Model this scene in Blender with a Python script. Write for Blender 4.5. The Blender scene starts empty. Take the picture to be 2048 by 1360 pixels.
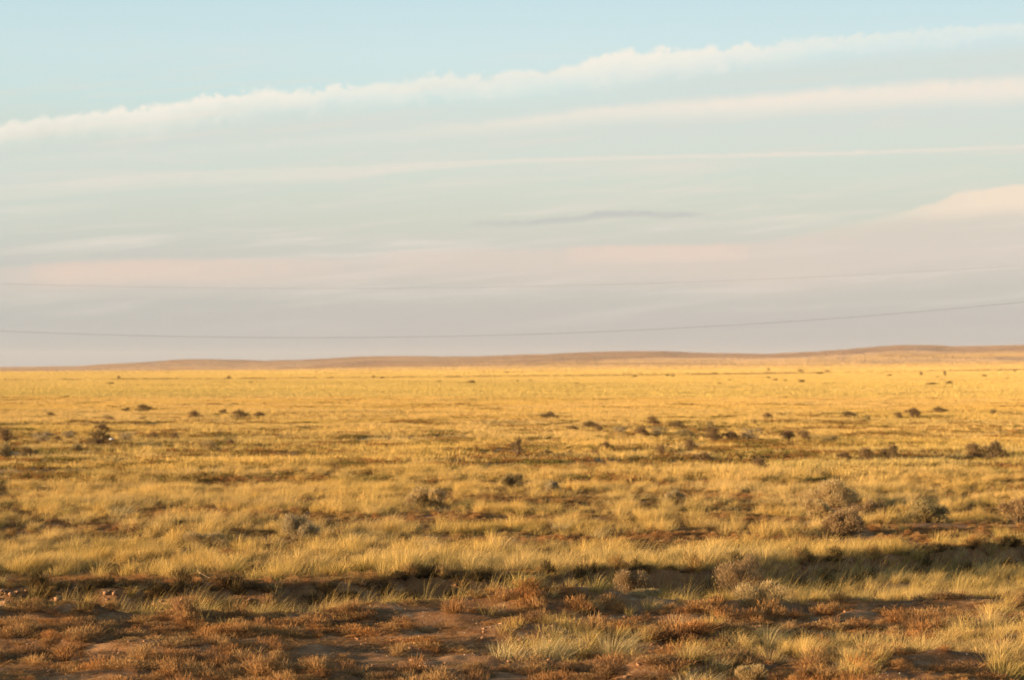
import bpy, math, random
import numpy as np
from mathutils import Vector
C = bpy.context.scene
rng = np.random.default_rng(7)
F = 4340.0      # focal length in pixels of the 2048-wide photograph
HOR = 733.0     # row of the level horizon
H = 3.3         # height of the eye (train window)

# ------------------------------------------------------------ camera
cd = bpy.data.cameras.new('camera'); cam = bpy.data.objects.new('camera', cd)
C.collection.objects.link(cam); C.camera = cam
cd.sensor_width = 23.6; cd.lens = 23.6 * F / 2048
cd.clip_start = 0.5; cd.clip_end = 40000
cam.location = (0, 0, H)
cam.rotation_euler = (math.radians(90) + math.atan((HOR - 680) / F), 0, 0)
cd.dof.use_dof = True; cd.dof.focus_distance = 29.0; cd.dof.aperture_fstop = 1.4

# ------------------------------------------------------------ light and exposure
EXPO = 1.47
C.view_settings.view_transform = 'Standard'; C.view_settings.look = 'None'
C.view_settings.gamma = 1; C.view_settings.use_curve_mapping = False
C.view_settings.exposure = EXPO
SUN_EL = math.radians(6.5)
SX, SY = -0.978, -0.21                       # towards the sun, on the ground
n_ = math.hypot(SX, SY); SX /= n_; SY /= n_
sd = bpy.data.lights.new('sun', 'SUN'); sd.energy = 5.0; sd.angle = math.radians(0.5)
sd.color = (1.0, 0.70, 0.385)
sun = bpy.data.objects.new('sun', sd); C.collection.objects.link(sun)
tosun = Vector((SX * math.cos(SUN_EL), SY * math.cos(SUN_EL), math.sin(SUN_EL)))
sun.rotation_euler = tosun.to_track_quat('Z', 'Y').to_euler()

W = bpy.data.worlds.new('World'); C.world = W; W.use_nodes = True
wt = W.node_tree; wt.nodes.clear(); wn, wl = wt.nodes, wt.links

class NT:
    """small helper to write node maths as expressions"""
    def __init__(s, tree): s.t = tree
    def new(s, k, **kw):
        n = s.t.nodes.new(k)
        for a, v in kw.items(): setattr(n, a, v)
        return n
    def put(s, sock, v):
        if isinstance(v, bpy.types.NodeSocket): s.t.links.new(v, sock)
        elif v is not None: sock.default_value = v
    def m(s, op, a, b=None, c=None, clamp=False):
        n = s.new('ShaderNodeMath', operation=op, use_clamp=clamp)
        s.put(n.inputs[0], a); s.put(n.inputs[1], b); s.put(n.inputs[2], c)
        return n.outputs[0]
    def mix(s, f, a, b, mode='MIX'):
        n = s.new('ShaderNodeMix', data_type='RGBA', blend_type=mode)
        s.put(n.inputs[0], f)
        s.put(n.inputs[6], a if isinstance(a, bpy.types.NodeSocket) else (*a, 1)[:4])
        s.put(n.inputs[7], b if isinstance(b, bpy.types.NodeSocket) else (*b, 1)[:4])
        return n.outputs[2]
    def sstep(s, v, a, b):
        n = s.new('ShaderNodeMapRange', interpolation_type='SMOOTHSTEP')
        s.put(n.inputs[0], v); s.put(n.inputs[1], a); s.put(n.inputs[2], b)
        return n.outputs[0]
    def comb(s, x, y, z=0.0):
        n = s.new('ShaderNodeCombineXYZ')
        s.put(n.inputs[0], x); s.put(n.inputs[1], y); s.put(n.inputs[2], z); return n.outputs[0]
    def noise(s, vec, scale, detail=4, rough=0.5, dist=0.0, col=False):
        n = s.new('ShaderNodeTexNoise')
        s.put(n.inputs['Vector'], vec); n.inputs['Scale'].default_value = scale
        n.inputs['Detail'].default_value = detail; n.inputs['Roughness'].default_value = rough
        n.inputs['Distortion'].default_value = dist
        return n.outputs[1 if col else 0]
    def curve(s, v, pts):
        """piecewise curve through pts [(x,y)..]; returns y"""
        xs = [p[0] for p in pts]; ys = [p[1] for p in pts]
        x0, x1, y0, y1 = min(xs), max(xs), min(ys), max(ys)
        if y1 - y0 < 1e-6: y1 = y0 + 1e-3
        f = s.new('ShaderNodeFloatCurve'); c = f.mapping.curves[0]
        P = [((x - x0) / (x1 - x0), (y - y0) / (y1 - y0)) for x, y in pts]
        c.points[0].location = P[0]; c.points[1].location = P[-1]
        for p in P[1:-1]: c.points.new(*p)
        f.mapping.update()
        t = s.m('DIVIDE', s.m('SUBTRACT', v, x0), x1 - x0, clamp=True)
        s.put(f.inputs['Value'], t)
        return s.m('MULTIPLY_ADD', f.outputs[0], y1 - y0, y0)

def lin(r, g, b, k=1.0):
    o = []
    for v in (r, g, b):
        v /= 255.0
        o.append((v / 12.92 if v <= .04045 else ((v + .055) / 1.055) ** 2.4) * k)
    return tuple(o)

def azel(px, py):
    az = math.atan((px - 1024) / F)
    return math.degrees(az), math.degrees(math.atan((HOR - py) / F * math.cos(az)))
DEG = math.degrees(1 / F)                      # degrees per photo pixel

w = NT(wt)
K = 1 / 2 ** EXPO / 0.1                        # display value -> world colour at strength 0.1
sky = w.new('ShaderNodeTexSky', sky_type='NISHITA', sun_disc=False)
sky.sun_elevation = SUN_EL; sky.sun_rotation = math.atan2(SX, SY)
sky.air_density = 1.0; sky.dust_density = 1.2; sky.ozone_density = 1.0; sky.altitude = 200
tc = w.new('ShaderNodeTexCoord')
sp = w.new('ShaderNodeSeparateXYZ'); wl.new(tc.outputs['Generated'], sp.inputs[0])
AZ = w.m('MULTIPLY', w.m('ARCTAN2', sp.outputs[0], sp.outputs[1]), 57.29578)
EL = w.m('MULTIPLY', w.m('ARCSINE', sp.outputs[2]), 57.29578)
# clear air between the clouds: the low hazy part of the sky
grad = [(-60, (164, 164, 164)), (0, (168, 168, 168)), (70, (187, 184, 179)), (170, (200, 196, 186)), (230, (206, 204, 194)),
        (300, (209, 212, 198)), (380, (211, 219, 206)), (470, (213, 222, 212)), (540, (207, 228, 225)), (620, (208, 229, 230)),
        (735, (199, 225, 231)), (1000, (160, 200, 222))]
ramp = w.new('ShaderNodeValToRGB'); wl.new(w.m('DIVIDE', w.m('ADD', EL, 60 * DEG), 1060 * DEG, clamp=True), ramp.inputs[0])
el_ = ramp.color_ramp.elements
for i, (p, c) in enumerate(grad):
    e = el_[i] if i < 2 else el_.new(1.0)
    e.position = (p + 60) / 1060; e.color = (*lin(*c, K), 1)
col = w.mix(w.sstep(EL, 24.0, 10.5), sky.outputs[0], ramp.outputs[0])
# softer sky away from the sun's side: left edge a touch deeper
side = w.sstep(AZ, -16.0, 2.0)
col = w.mix(w.m('MULTIPLY', w.m('SUBTRACT', 1.0, side), 0.10), col, (*lin(150, 190, 195, K),))
tilt = w.m('SUBTRACT', EL, w.m('MULTIPLY', AZ, 0.085))       # cloud streets climb to the right
n_soft = w.noise(w.comb(w.m('MULTIPLY', AZ, .12), w.m('MULTIPLY', tilt, 1.3), 3.0), 1.0, 5, .55)
n_fluff = w.noise(w.comb(w.m('MULTIPLY', AZ, 2.2), w.m('MULTIPLY', tilt, 2.4), 7.0), 1.0, 8, .66, .5)
n_edge = w.noise(w.comb(w.m('MULTIPLY', AZ, .8), w.m('MULTIPLY', tilt, .8), 11.0), 1.0, 8, .58)
n_streak = w.noise(w.comb(w.m('MULTIPLY', AZ, .16), w.m('MULTIPLY', tilt, 2.3), 17.0), 1.0, 8, .62, .35)
n_mod = w.m('MULTIPLY_ADD', w.sstep(w.noise(w.comb(w.m('MULTIPLY', AZ, .75), 2.0, 5.0), 1.0, 4), .38, .60), 1.9, .1)
# loose streaks all over the lower sky
streak = w.m('MULTIPLY', w.sstep(n_streak, .45, .72), w.m('MULTIPLY', w.sstep(EL, .2, 3.5), w.sstep(EL, 9.2, 6.0)))
col = w.mix(w.m('MULTIPLY', streak, .75), col, lin(228, 220, 208, K))
def band(col, top, thick, soft_top, soft_bot, c, amp, edge=0.0, fl=0.0, tex=0.0, sf=.4):
    """cloud band: top edge [(px,py)], thickness [(px,px)], strength [(px,a)]"""
    T = w.curve(AZ, [azel(*p) for p in top])
    TH = w.curve(AZ, [(azel(p[0], 0)[0], p[1] * DEG) for p in thick])
    A = w.curve(AZ, [(azel(p[0], 0)[0], p[1]) for p in amp])
    s = w.m('SUBTRACT', T, EL)
    if edge: s = w.m('MULTIPLY_ADD', w.m('SUBTRACT', n_edge, .5), edge * 1.3, s)
    if fl: s = w.m('MULTIPLY_ADD', w.m('MULTIPLY', w.m('SUBTRACT', n_fluff, .5), n_mod), fl, s)
    s2 = w.m('MULTIPLY_ADD', w.m('SUBTRACT', n_soft, .5), sf, s)
    m = w.m('MULTIPLY', w.sstep(s, 0.0, soft_top * DEG),
            w.m('SUBTRACT', 1.0, w.sstep(w.m('SUBTRACT', s2, TH), -soft_bot * DEG * .5, soft_bot * DEG * .5)))
    m = w.m('MULTIPLY', m, A)
    if tex: m = w.m('MULTIPLY', m, w.m('MULTIPLY_ADD', w.sstep(n_fluff, .3, .7), tex, 1 - tex))
    return w.mix(m, col, lin(*c, K))
# milky veil under the main band
col = band(col, [(-400, 290), (0, 262), (500, 205), (1000, 165), (1500, 105), (2048, 60), (2450, 30)], [(-400, 150), (2450, 190)],
           50, 200, (214, 220, 214), [(-400, .5), (700, .45), (1500, .7), (2450, .75)], 0, 0, .15)
# main bright band
col = band(col, [(-400, 268), (0, 240), (200, 216), (420, 184), (500, 172), (600, 170), (750, 158), (900, 144), (1080, 134), (1180, 108),
                 (1280, 92), (1400, 86), (1550, 76), (1660, 66), (1800, 58), (2048, 36), (2450, 10)],
           [(-400, 32), (0, 32), (450, 46), (700, 36), (1050, 32), (1250, 50), (1420, 40), (1600, 30), (2048, 20), (2450, 20)],
           16, 64, (248, 240, 226), [(-400, .95), (0, .95), (450, 1), (700, .92), (1000, .8), (1280, .95), (1700, .75), (2450, .8)], .40, .58, .25, .40)
# second band, strong at the right
col = band(col, [(-400, 350), (0, 308), (500, 275), (900, 238), (1100, 216), (1250, 200), (1500, 180), (1750, 158), (2048, 142), (2450, 120)],
           [(-400, 20), (600, 22), (1100, 30), (1500, 45), (2450, 60)], 24, 50, (243, 232, 218),
           [(-400, .25), (600, .3), (1000, .7), (1250, .95), (2450, .95)], .14, .14, .25, .25)
# third, a thin streak that widens to the left
col = band(col, [(-400, 400), (100, 360), (400, 338), (700, 328), (900, 318), (1100, 312), (1500, 303), (1800, 296), (2048, 286), (2450, 270)],
           [(-400, 34), (400, 30), (900, 18), (1100, 10), (1800, 9), (2450, 8)], 7, 12, (238, 227, 213),
           [(-400, .2), (200, .3), (900, .6), (1500, .95), (2450, .8)], .05, .08, .3, .06)
# grey wisp
col = band(col, [(900, 446), (990, 441), (1060, 436), (1150, 429), (1250, 418), (1330, 420), (1400, 422), (1480, 426)],
           [(900, 8), (1250, 15), (1480, 5)], 7, 12, (190, 189, 190),
           [(900, 0), (990, .5), (1150, .75), (1330, .8), (1400, .4), (1440, 0)], .08, .14, .4, .06)
# rosy veil low down and its brighter patches
col = band(col, [(-400, 540), (0, 528), (200, 513), (450, 511), (720, 508), (780, 498), (1180, 488), (1480, 480), (1620, 460), (1800, 430), (2048, 402), (2450, 380)],
           [(-400, 60), (600, 62), (1200, 70), (1600, 110), (2450, 150)], 14, 70, (222, 207, 194),
           [(-400, .45), (0, .5), (180, .85), (640, .75), (720, .5), (800, .7), (1450, .7), (1800, .6), (2450, .5)], .10, .06, .2)
col = band(col, [(60, 520), (150, 518), (420, 512), (640, 514)], [(60, 44), (640, 50)], 20, 30, (228, 206, 190), [(60, 0), (180, .85), (330, .7), (470, .4), (640, 0)], .08, .1, .4, .15)
col = band(col, [(1130, 492), (1300, 486), (1500, 486)], [(1130, 36), (1500, 34)], 10, 22, (229, 209, 194), [(1130, 0), (1200, .8), (1440, .85), (1500, 0)], .06, .08, .3, .12)
# bright cloud at the right edge
col = band(col, [(1500, 470), (1740, 432), (1800, 420), (1860, 402), (1930, 378), (2048, 364), (2200, 352), (2450, 400)],
           [(1500, 6), (1800, 18), (1930, 46), (2200, 60), (2450, 30)], 10, 34, (245, 225, 203),
           [(1500, 0), (1740, .25), (1860, .7), (1930, .9), (2048, .95), (2450, .6)], .16, .10, .15)
bg = w.new('ShaderNodeBackground'); bg.inputs[1].default_value = 0.1
wl.new(col, bg.inputs[0])
wo = w.new('ShaderNodeOutputWorld'); wl.new(bg.outputs[0], wo.inputs[0])

# ------------------------------------------------------------ helpers
def tag(o, label, cat=None, group=None, kind=None):
    o['label'] = label
    if cat: o['category'] = cat
    if group: o['group'] = group
    if kind: o['kind'] = kind
    return o

def link(name, me, parent=None):
    o = bpy.data.objects.new(name, me); C.collection.objects.link(o)
    if parent: o.parent = parent
    return o

def mesh_np(name, V, Q, mats=(), attrs=None, smooth=False):
    """mesh from a vertex array and an array of quads or triangles (fixed size)"""
    me = bpy.data.meshes.new(name)
    V = np.asarray(V, np.float32); Q = np.asarray(Q, np.int32)
    me.vertices.add(len(V)); me.vertices.foreach_set('co', V.ravel())
    k = Q.shape[1]
    me.loops.add(Q.size); me.loops.foreach_set('vertex_index', Q.ravel())
    me.polygons.add(len(Q)); me.polygons.foreach_set('loop_start', np.arange(0, Q.size, k, dtype=np.int32))
    for n, a in (attrs or {}).items():
        a = np.asarray(a, np.float32)
        if a.ndim == 1:
            me.attributes.new(n, 'FLOAT', 'POINT').data.foreach_set('value', a)
        else:
            me.attributes.new(n, 'FLOAT_VECTOR', 'POINT').data.foreach_set('vector', a.ravel())
    me.update(); me.validate()
    if smooth: me.polygons.foreach_set('use_smooth', np.ones(len(me.polygons), bool))
    for m in mats: me.materials.append(m)
    return me

def _h(ix, iy, s):
    n = (ix.astype(np.int64) * 374761393 + iy.astype(np.int64) * 668265263 + s * 1442695041) & 0xffffffff
    n = ((n ^ (n >> 13)) * 1274126177) & 0xffffffff
    return ((n ^ (n >> 16)) & 0xffffff) / float(0xffffff)
def vn(x, y, s=0):
    """value noise in -1..1"""
    x = np.asarray(x, float); y = np.asarray(y, float)
    ix = np.floor(x); iy = np.floor(y); fx = x - ix; fy = y - iy
    fx = fx * fx * (3 - 2 * fx); fy = fy * fy * (3 - 2 * fy)
    a = _h(ix, iy, s); b = _h(ix + 1, iy, s); c = _h(ix, iy + 1, s); d = _h(ix + 1, iy + 1, s)
    return ((a * (1 - fx) + b * fx) * (1 - fy) + (c * (1 - fx) + d * fx) * fy) * 2 - 1
def fbm(x, y, o=4, s=0, g=.5):
    r = 0; a = 1; t = 0
    for i in range(o):
        r = r + a * vn(x * 2 ** i + 13.7 * i, y * 2 ** i - 7.1 * i, s + i); t += a; a *= g
    return r / t
def sst(v, a, b):
    t = np.clip((v - a) / (b - a), 0, 1); return t * t * (3 - 2 * t)

# photo pixel -> ground (level ground) and back
def g_of(px, py):
    d = H * F / (py - HOR); return (px - 1024) / F * d, d
def p_of(x, y):
    return 1024 + F * x / y, HOR + F * H / y

# ------------------------------------------------------------ terrain
# foot of the ditch bank, from the photograph, as Y over X
_bk = [g_of(*p) for p in [(-1500, 1172), (-400, 1180), (0, 1184), (400, 1184), (700, 1182), (900, 1174), (1200, 1160), (1400, 1146), (1700, 1122), (2048, 1090), (2400, 1064), (3500, 1030)]]
_bk = [(x_ * 1.0, y_) for x_, y_ in _bk]
BX = np.array([p[0] for p in _bk]); BY = np.array([p[1] for p in _bk])
_pl = [g_of(*p) for p in [(-1500, 1250), (0, 1246), (500, 1240), (900, 1230), (1200, 1214), (1500, 1206), (1800, 1196), (2048, 1188), (3500, 1150)]]
PX = np.array([p[0] for p in _pl]); PY = np.array([p[1] for p in _pl])
RIDGE = [(-1500, 737), (-500, 736), (0, 734), (180, 732), (260, 727), (330, 723), (400, 718), (450, 720), (520, 722), (620, 720), (700, 715), (780, 711),
         (900, 713), (1060, 709), (1180, 704), (1260, 701), (1330, 702), (1400, 703), (1480, 705), (1560, 705), (1650, 702), (1720, 697), (1780, 693),
         (1830, 689), (1880, 692), (1960, 691), (2048, 690), (2400, 684), (3500, 690)]
RA = np.array([math.atan((p[0] - 1024) / F) for p in RIDGE]); RE = np.array([(HOR - p[1]) / F for p in RIDGE])
RM = np.array([max(e - 9 / F, 0) * .72 for e in RE])
def terrain(x, y):
    x = np.asarray(x, float); y = np.asarray(y, float)
    d = np.hypot(x, y); az = np.arctan2(x, y)
    z = np.zeros_like(x)
    near = 1 - sst(d, 400, 1200)
    # broad swells and tussocky micro relief
    z += .17 * fbm(x / 8, y / 4, 3, 3) * near * sst(d, 8, 40)
    rough = fbm(x / 1.6, y / 1.1, 4, 21, .6)
    z += .075 * rough * (1 - sst(d, 90, 220))
    # lumpy ground of the foreground
    b = y - np.interp(x, BX, BY) + .55 * fbm(x / 1.5, y * 0 + 2, 3, 41)
    c = y - np.interp(x, PX, PY) + .4 * fbm(x / 2.3, y * 0 + 9, 3, 43)
    fg = (y > 0) * (1 - sst(c, 0, 1.0))
    z += fg * (.09 * fbm(x / .8, y / .6, 3, 31, .65) + .34 * np.maximum(fbm(x / 2.2, y / 1.1, 3, 35), -.05) - .06)
    # the ditch: near berm, hollow, sharp far bank
    on = (y > 0) * 1.0
    berm = np.exp(-((c + .2) / .55) ** 2) * (.07 + .10 * fbm(x / 1.8, y * 0, 2, 51))
    hol = sst(c, -.1, 2.0) * (1 - sst(b, -.14, .10))
    hol2 = hol * (.27 + .20 * fbm(x / 2.2, y * 0 + 5, 2, 55) + np.where(x < 0, .24, .12) * np.exp(-((b + .7) / .6) ** 2) + .10 * fbm(x / .9, y / .9, 3, 57))
    lip = np.exp(-((b - .45) / .6) ** 2) * .08
    z += on * (berm - hol2 + lip)
    # second small furrow in the near right
    f2 = y - (24.6 + .10 * x + .3 * fbm(x / 2, x * 0, 2, 61))
    z += on * sst(x, -1, 2) * (-.16 * np.exp(-((f2 + .6) / .5) ** 2) + .10 * np.exp(-((f2 + 1.6) / .5) ** 2))
    # the plain dips and rises a little far away, up to the right
    z += sst(d, 900, 3200) * (.0016 * d * np.clip(az / .24, -1.6, 1.8) - .0004 * d)
    # hills
    e1 = np.interp(az, RA, RE); e0 = np.interp(az, RA, RM)
    e1 = e1 - np.clip((az + .1) / .3, 0, 1) * 3.5 / F - 1.2 / F + fbm(az * 90, az * 0, 4, 73, .6) * 1.3 / F
    gul = fbm(az * 60, d / 900, 4, 71)
    s1 = sst(d, 3300, 5200)
    hz = s1 * e0 * 5200 * (1 + .05 * gul)
    s2 = sst(d, 5200, 7000 + 300 * fbm(az * 25, az * 0, 3, 75)) 
    tgt = H + e1 * 7200
    z = z * (1 - s2) + s1 * (1 - s2) * hz + s2 * tgt
    z += s1 * (1 - sst(d, 6800, 7200)) * 2.2 * fbm(x / 260, y / 420, 3, 77)
    z -= sst(d, 7300, 9500) * 30
    front = np.cos(az) > .75
    return np.where(front, z, z * 0)

def nmat(name):
    m = bpy.data.materials.new(name); m.use_nodes = True; m.node_tree.nodes.clear()
    return m, NT(m.node_tree)
def finish(m, n, bsdf):
    o = n.new('ShaderNodeOutputMaterial'); n.t.links.new(bsdf, o.inputs[0]); return m

def ground_mat():
    m, n = nmat('steppe_soil')
    g = n.new('ShaderNodeNewGeometry'); P = g.outputs['Position']
    a = n.noise(P, .9, 6, .6); b = n.noise(P, 5.0, 5, .65); c = n.noise(P, 38.0, 4, .7); d = n.noise(P, .22, 4, .6)
    col = n.mix(n.sstep(a, .35, .65), (.18, .085, .035), (.32, .16, .065))
    col = n.mix(n.m('MULTIPLY', n.sstep(b, .5, .72), .7), col, (.36, .25, .14))
    col = n.mix(n.m('MULTIPLY', n.sstep(c, .52, .75), .6), col, (.42, .32, .20))
    col = n.mix(n.m('MULTIPLY', n.sstep(c, .48, .25), .5), col, (.10, .06, .04))
    # far off the ground is old grass litter, browner on the hills
    at = n.new('ShaderNodeAttribute', attribute_name='far')
    litter = n.mix(n.sstep(d, .35, .65), (.42, .29, .12), (.50, .36, .15))
    col = n.mix(at.outputs['Fac'], col, litter)
    hl = n.new('ShaderNodeAttribute', attribute_name='hill')
    mp = n.new('ShaderNodeMapping'); n.t.links.new(P, mp.inputs[0]); mp.inputs['Scale'].default_value = (.0022, .0011, .01)
    hn = n.noise(mp.outputs[0], 1.0, 6, .62, .4)
    hc = n.mix(n.sstep(hn, .42, .62), (.44, .28, .16), (.27, .16, .11))
    col = n.mix(hl.outputs['Fac'], col, hc)
    bs = n.new('ShaderNodeBsdfPrincipled'); n.put(bs.inputs['Base Color'], col); bs.inputs['Roughness'].default_value = .95
    bs.inputs['Specular IOR Level'].default_value = .15
    bp = n.new('ShaderNodeBump'); bp.inputs['Strength'].default_value = .9; bp.inputs['Distance'].default_value = .03
    n.put(bp.inputs['Height'], n.m('ADD', n.m('MULTIPLY', c, .5), b)); n.t.links.new(bp.outputs[0], bs.inputs['Normal'])
    return finish(m, n, bs.outputs[0])

def build_ground():
    ds = [0.0, .5, 3, 7, 10, 13, 16]
    while ds[-1] < 62: ds.append(ds[-1] + (.075 if ds[-1] > 20 and ds[-1] < 44 else .14))
    while ds[-1] < 3300: ds.append(ds[-1] * 1.013)
    while ds[-1] < 9500: ds.append(ds[-1] * 1.008)
    ds += [12000]
    az = list(np.radians(np.concatenate([np.arange(-180, -36, 6), np.arange(-34, -21, 1.0), np.arange(-21, 21, .09), np.arange(21, 36, 1.0), np.arange(36, 181, 6)])))
    D, A = np.meshgrid(ds, az, indexing='ij')
    X = D * np.sin(A); Y = D * np.cos(A); Z = terrain(X, Y)
    Z = np.where(D > 10000, -30, Z)
    nr, nc = D.shape
    V = np.stack([X, Y, Z], -1).reshape(-1, 3)
    i = np.arange((nr - 1) * (nc - 1)); r = i // (nc - 1); c = i % (nc - 1)
    q = np.stack([r * nc + c, r * nc + c + 1, (r + 1) * nc + c + 1, (r + 1) * nc + c], -1)[:, ::-1]
    me = mesh_np('ground', V, q, [ground_mat()], {'far': sst(D, 55, 120).ravel(), 'hill': sst(D, 3100, 4200).ravel()}, True)
    o = link('ground', me); tag(o, 'reddish brown steppe soil running flat out to low hills', 'ground', kind='structure')
build_ground()

# ------------------------------------------------------------ plant materials
def grass_mat(name, inst=True, trans=.25):
    m, n = nmat(name)
    t = n.new('ShaderNodeAttribute', attribute_name='t').outputs['Fac']
    r = n.new('ShaderNodeAttribute', attribute_name='r').outputs['Fac']
    ty = 'INSTANCER' if inst else 'OBJECT'
    tint = n.new('ShaderNodeAttribute', attribute_name='tint', attribute_type=ty).outputs['Vector']
    green = n.new('ShaderNodeAttribute', attribute_name='green', attribute_type=ty).outputs['Fac']
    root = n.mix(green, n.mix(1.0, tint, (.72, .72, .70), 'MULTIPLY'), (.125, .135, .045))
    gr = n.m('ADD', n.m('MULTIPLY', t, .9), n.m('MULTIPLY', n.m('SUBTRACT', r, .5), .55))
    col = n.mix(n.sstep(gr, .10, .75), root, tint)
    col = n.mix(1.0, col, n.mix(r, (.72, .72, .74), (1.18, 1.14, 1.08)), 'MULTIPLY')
    d = n.new('ShaderNodeBsdfDiffuse'); n.put(d.inputs[0], col)
    tr = n.new('ShaderNodeBsdfTranslucent'); n.put(tr.inputs[0], col)
    mx = n.new('ShaderNodeMixShader'); mx.inputs[0].default_value = trans
    n.t.links.new(d.outputs[0], mx.inputs[1]); n.t.links.new(tr.outputs[0], mx.inputs[2])
    return finish(m, n, mx.outputs[0])
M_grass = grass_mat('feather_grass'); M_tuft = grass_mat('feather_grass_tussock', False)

def plant_mat(name, a, b, trans=.35):
    m, n = nmat(name)
    r = n.new('ShaderNodeAttribute', attribute_name='r').outputs['Fac']
    col = n.mix(r, a, b)
    d = n.new('ShaderNodeBsdfDiffuse'); n.put(d.inputs[0], col)
    tr = n.new('ShaderNodeBsdfTranslucent'); n.put(tr.inputs[0], col)
    mx = n.new('ShaderNodeMixShader'); mx.inputs[0].default_value = trans
    n.t.links.new(d.outputs[0], mx.inputs[1]); n.t.links.new(tr.outputs[0], mx.inputs[2])
    return finish(m, n, mx.outputs[0])
M_leaf = {'brown': plant_mat('brown_leaves', (.25, .16, .08), (.44, .31, .16)),
          'grey': plant_mat('grey_green_leaves', (.30, .23, .12), (.52, .41, .24)),
          'dark': plant_mat('dark_leaves', (.15, .10, .05), (.30, .21, .10)),
          'pale': plant_mat('pale_leaves', (.36, .25, .115), (.56, .42, .21)),
          'olive': plant_mat('olive_leaves', (.25, .19, .08), (.42, .32, .15))}
M_leaf['umber'] = plant_mat('umber_leaves', (.16, .10, .05), (.32, .21, .105))
M_wood = plant_mat('shrub_wood', (.14, .095, .06), (.26, .18, .12), 0)

# ------------------------------------------------------------ plant geometry (numpy)
def blades(n, h, spread, width, lean=.35, wind=.12, seg=3, hv=.35, foot=None, R=rng, nod=.35):
    """n bent blades; returns verts, quads, t, r"""
    if foot is None:
        a = R.uniform(0, 2 * np.pi, n); rr = spread * np.sqrt(R.uniform(0, 1, n))
        foot = np.stack([rr * np.cos(a), rr * np.sin(a), np.zeros(n)], -1)
        outd = a + R.normal(0, .5, n)
        ln = lean * (.25 + rr / max(spread, 1e-6)) * R.uniform(.5, 1.3, n)
    else:
        outd = R.uniform(0, 2 * np.pi, n); ln = lean * R.uniform(.2, 1.3, n)
    hh = h * (1 + hv * R.uniform(-1, 1, n))
    dx = np.cos(outd) * ln + wind * R.uniform(.4, 1.4, n); dy = np.sin(outd) * ln
    yaw = R.uniform(0, np.pi, n); wx = np.cos(yaw) * width / 2; wy = np.sin(yaw) * width / 2
    V = []; T = []
    for k in range(seg + 1):
        s = k / seg
        off = s + nod * s * s * 1.0
        cx = foot[:, 0] + dx * hh * off; cy = foot[:, 1] + dy * hh * off
        cz = foot[:, 2] + hh * (s - .18 * nod * s ** 3 - .12 * np.hypot(dx, dy) * s * s)
        ww = (1 - .85 * s ** 1.6) * (1.0)
        V.append(np.stack([cx - wx * ww, cy - wy * ww, cz], -1)); V.append(np.stack([cx + wx * ww, cy + wy * ww, cz], -1))
        T += [np.full(n, s)] * 2
    V = np.stack(V, 1); T = np.stack(T, 1)              # n, 2(seg+1), 3
    base = (np.arange(n) * 2 * (seg + 1))[:, None]
    q = np.concatenate([base + np.array([[2 * k, 2 * k + 1, 2 * k + 3, 2 * k + 2]]) for k in range(seg)], 0)
    r = np.repeat(R.uniform(0, 1, n), 2 * (seg + 1))
    return V.reshape(-1, 3), q, T.ravel(), r
def join(parts):
    V, Q, T, Rr = [], [], [], []; o = 0
    for v, q, t, r in parts:
        V.append(v); Q.append(q + o); T.append(t); Rr.append(r); o += len(v)
    return np.concatenate(V), np.concatenate(Q), np.concatenate(T), np.concatenate(Rr)

def twigs(n, w_, d_, h_, wid, R=rng, up=.35, seg=3):
    """woody twigs from the foot out to a dome surface"""
    a = R.uniform(0, 2 * np.pi, n); e = np.arccos(1 - R.uniform(0, 1 - up * .3, n))
    rad = R.uniform(.55, 1.0, n)
    tip = np.stack([np.cos(a) * np.sin(e) * w_ / 2 * rad, np.sin(a) * np.sin(e) * d_ / 2 * rad, np.cos(e) * h_ * rad + .02], -1)
    return _strips(tip * 0 + tip * np.array([.12, .12, 0]), tip, wid, R, seg, sag=.25)
def _strips(p0, p1, wid, R, seg=2, sag=.2):
    n = len(p0); V = []; T = []
    yaw = R.uniform(0, np.pi, n); wx = np.stack([np.cos(yaw), np.sin(yaw), R.uniform(-.4, .4, n)], -1) * wid / 2
    jit = R.normal(0, .06, (n, 3)) * np.linalg.norm(p1 - p0, axis=1)[:, None]
    for k in range(seg + 1):
        s = k / seg
        c = p0 * (1 - s) + p1 * s + jit * math.sin(s * math.pi)
        c[:, 2] -= sag * 0 + (p1[:, 2] - p0[:, 2]) * .12 * math.sin(s * math.pi) * -1
        k_ = 1 - .7 * s
        V += [c - wx * k_, c + wx * k_]; T += [np.full(n, s)] * 2
    V = np.stack(V, 1); T = np.stack(T, 1)
    base = (np.arange(n) * 2 * (seg + 1))[:, None]
    q = np.concatenate([base + np.array([[2 * k, 2 * k + 1, 2 * k + 3, 2 * k + 2]]) for k in range(seg)], 0)
    return V.reshape(-1, 3), q, T.ravel(), np.repeat(R.uniform(0, 1, n), 2 * (seg + 1))
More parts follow.
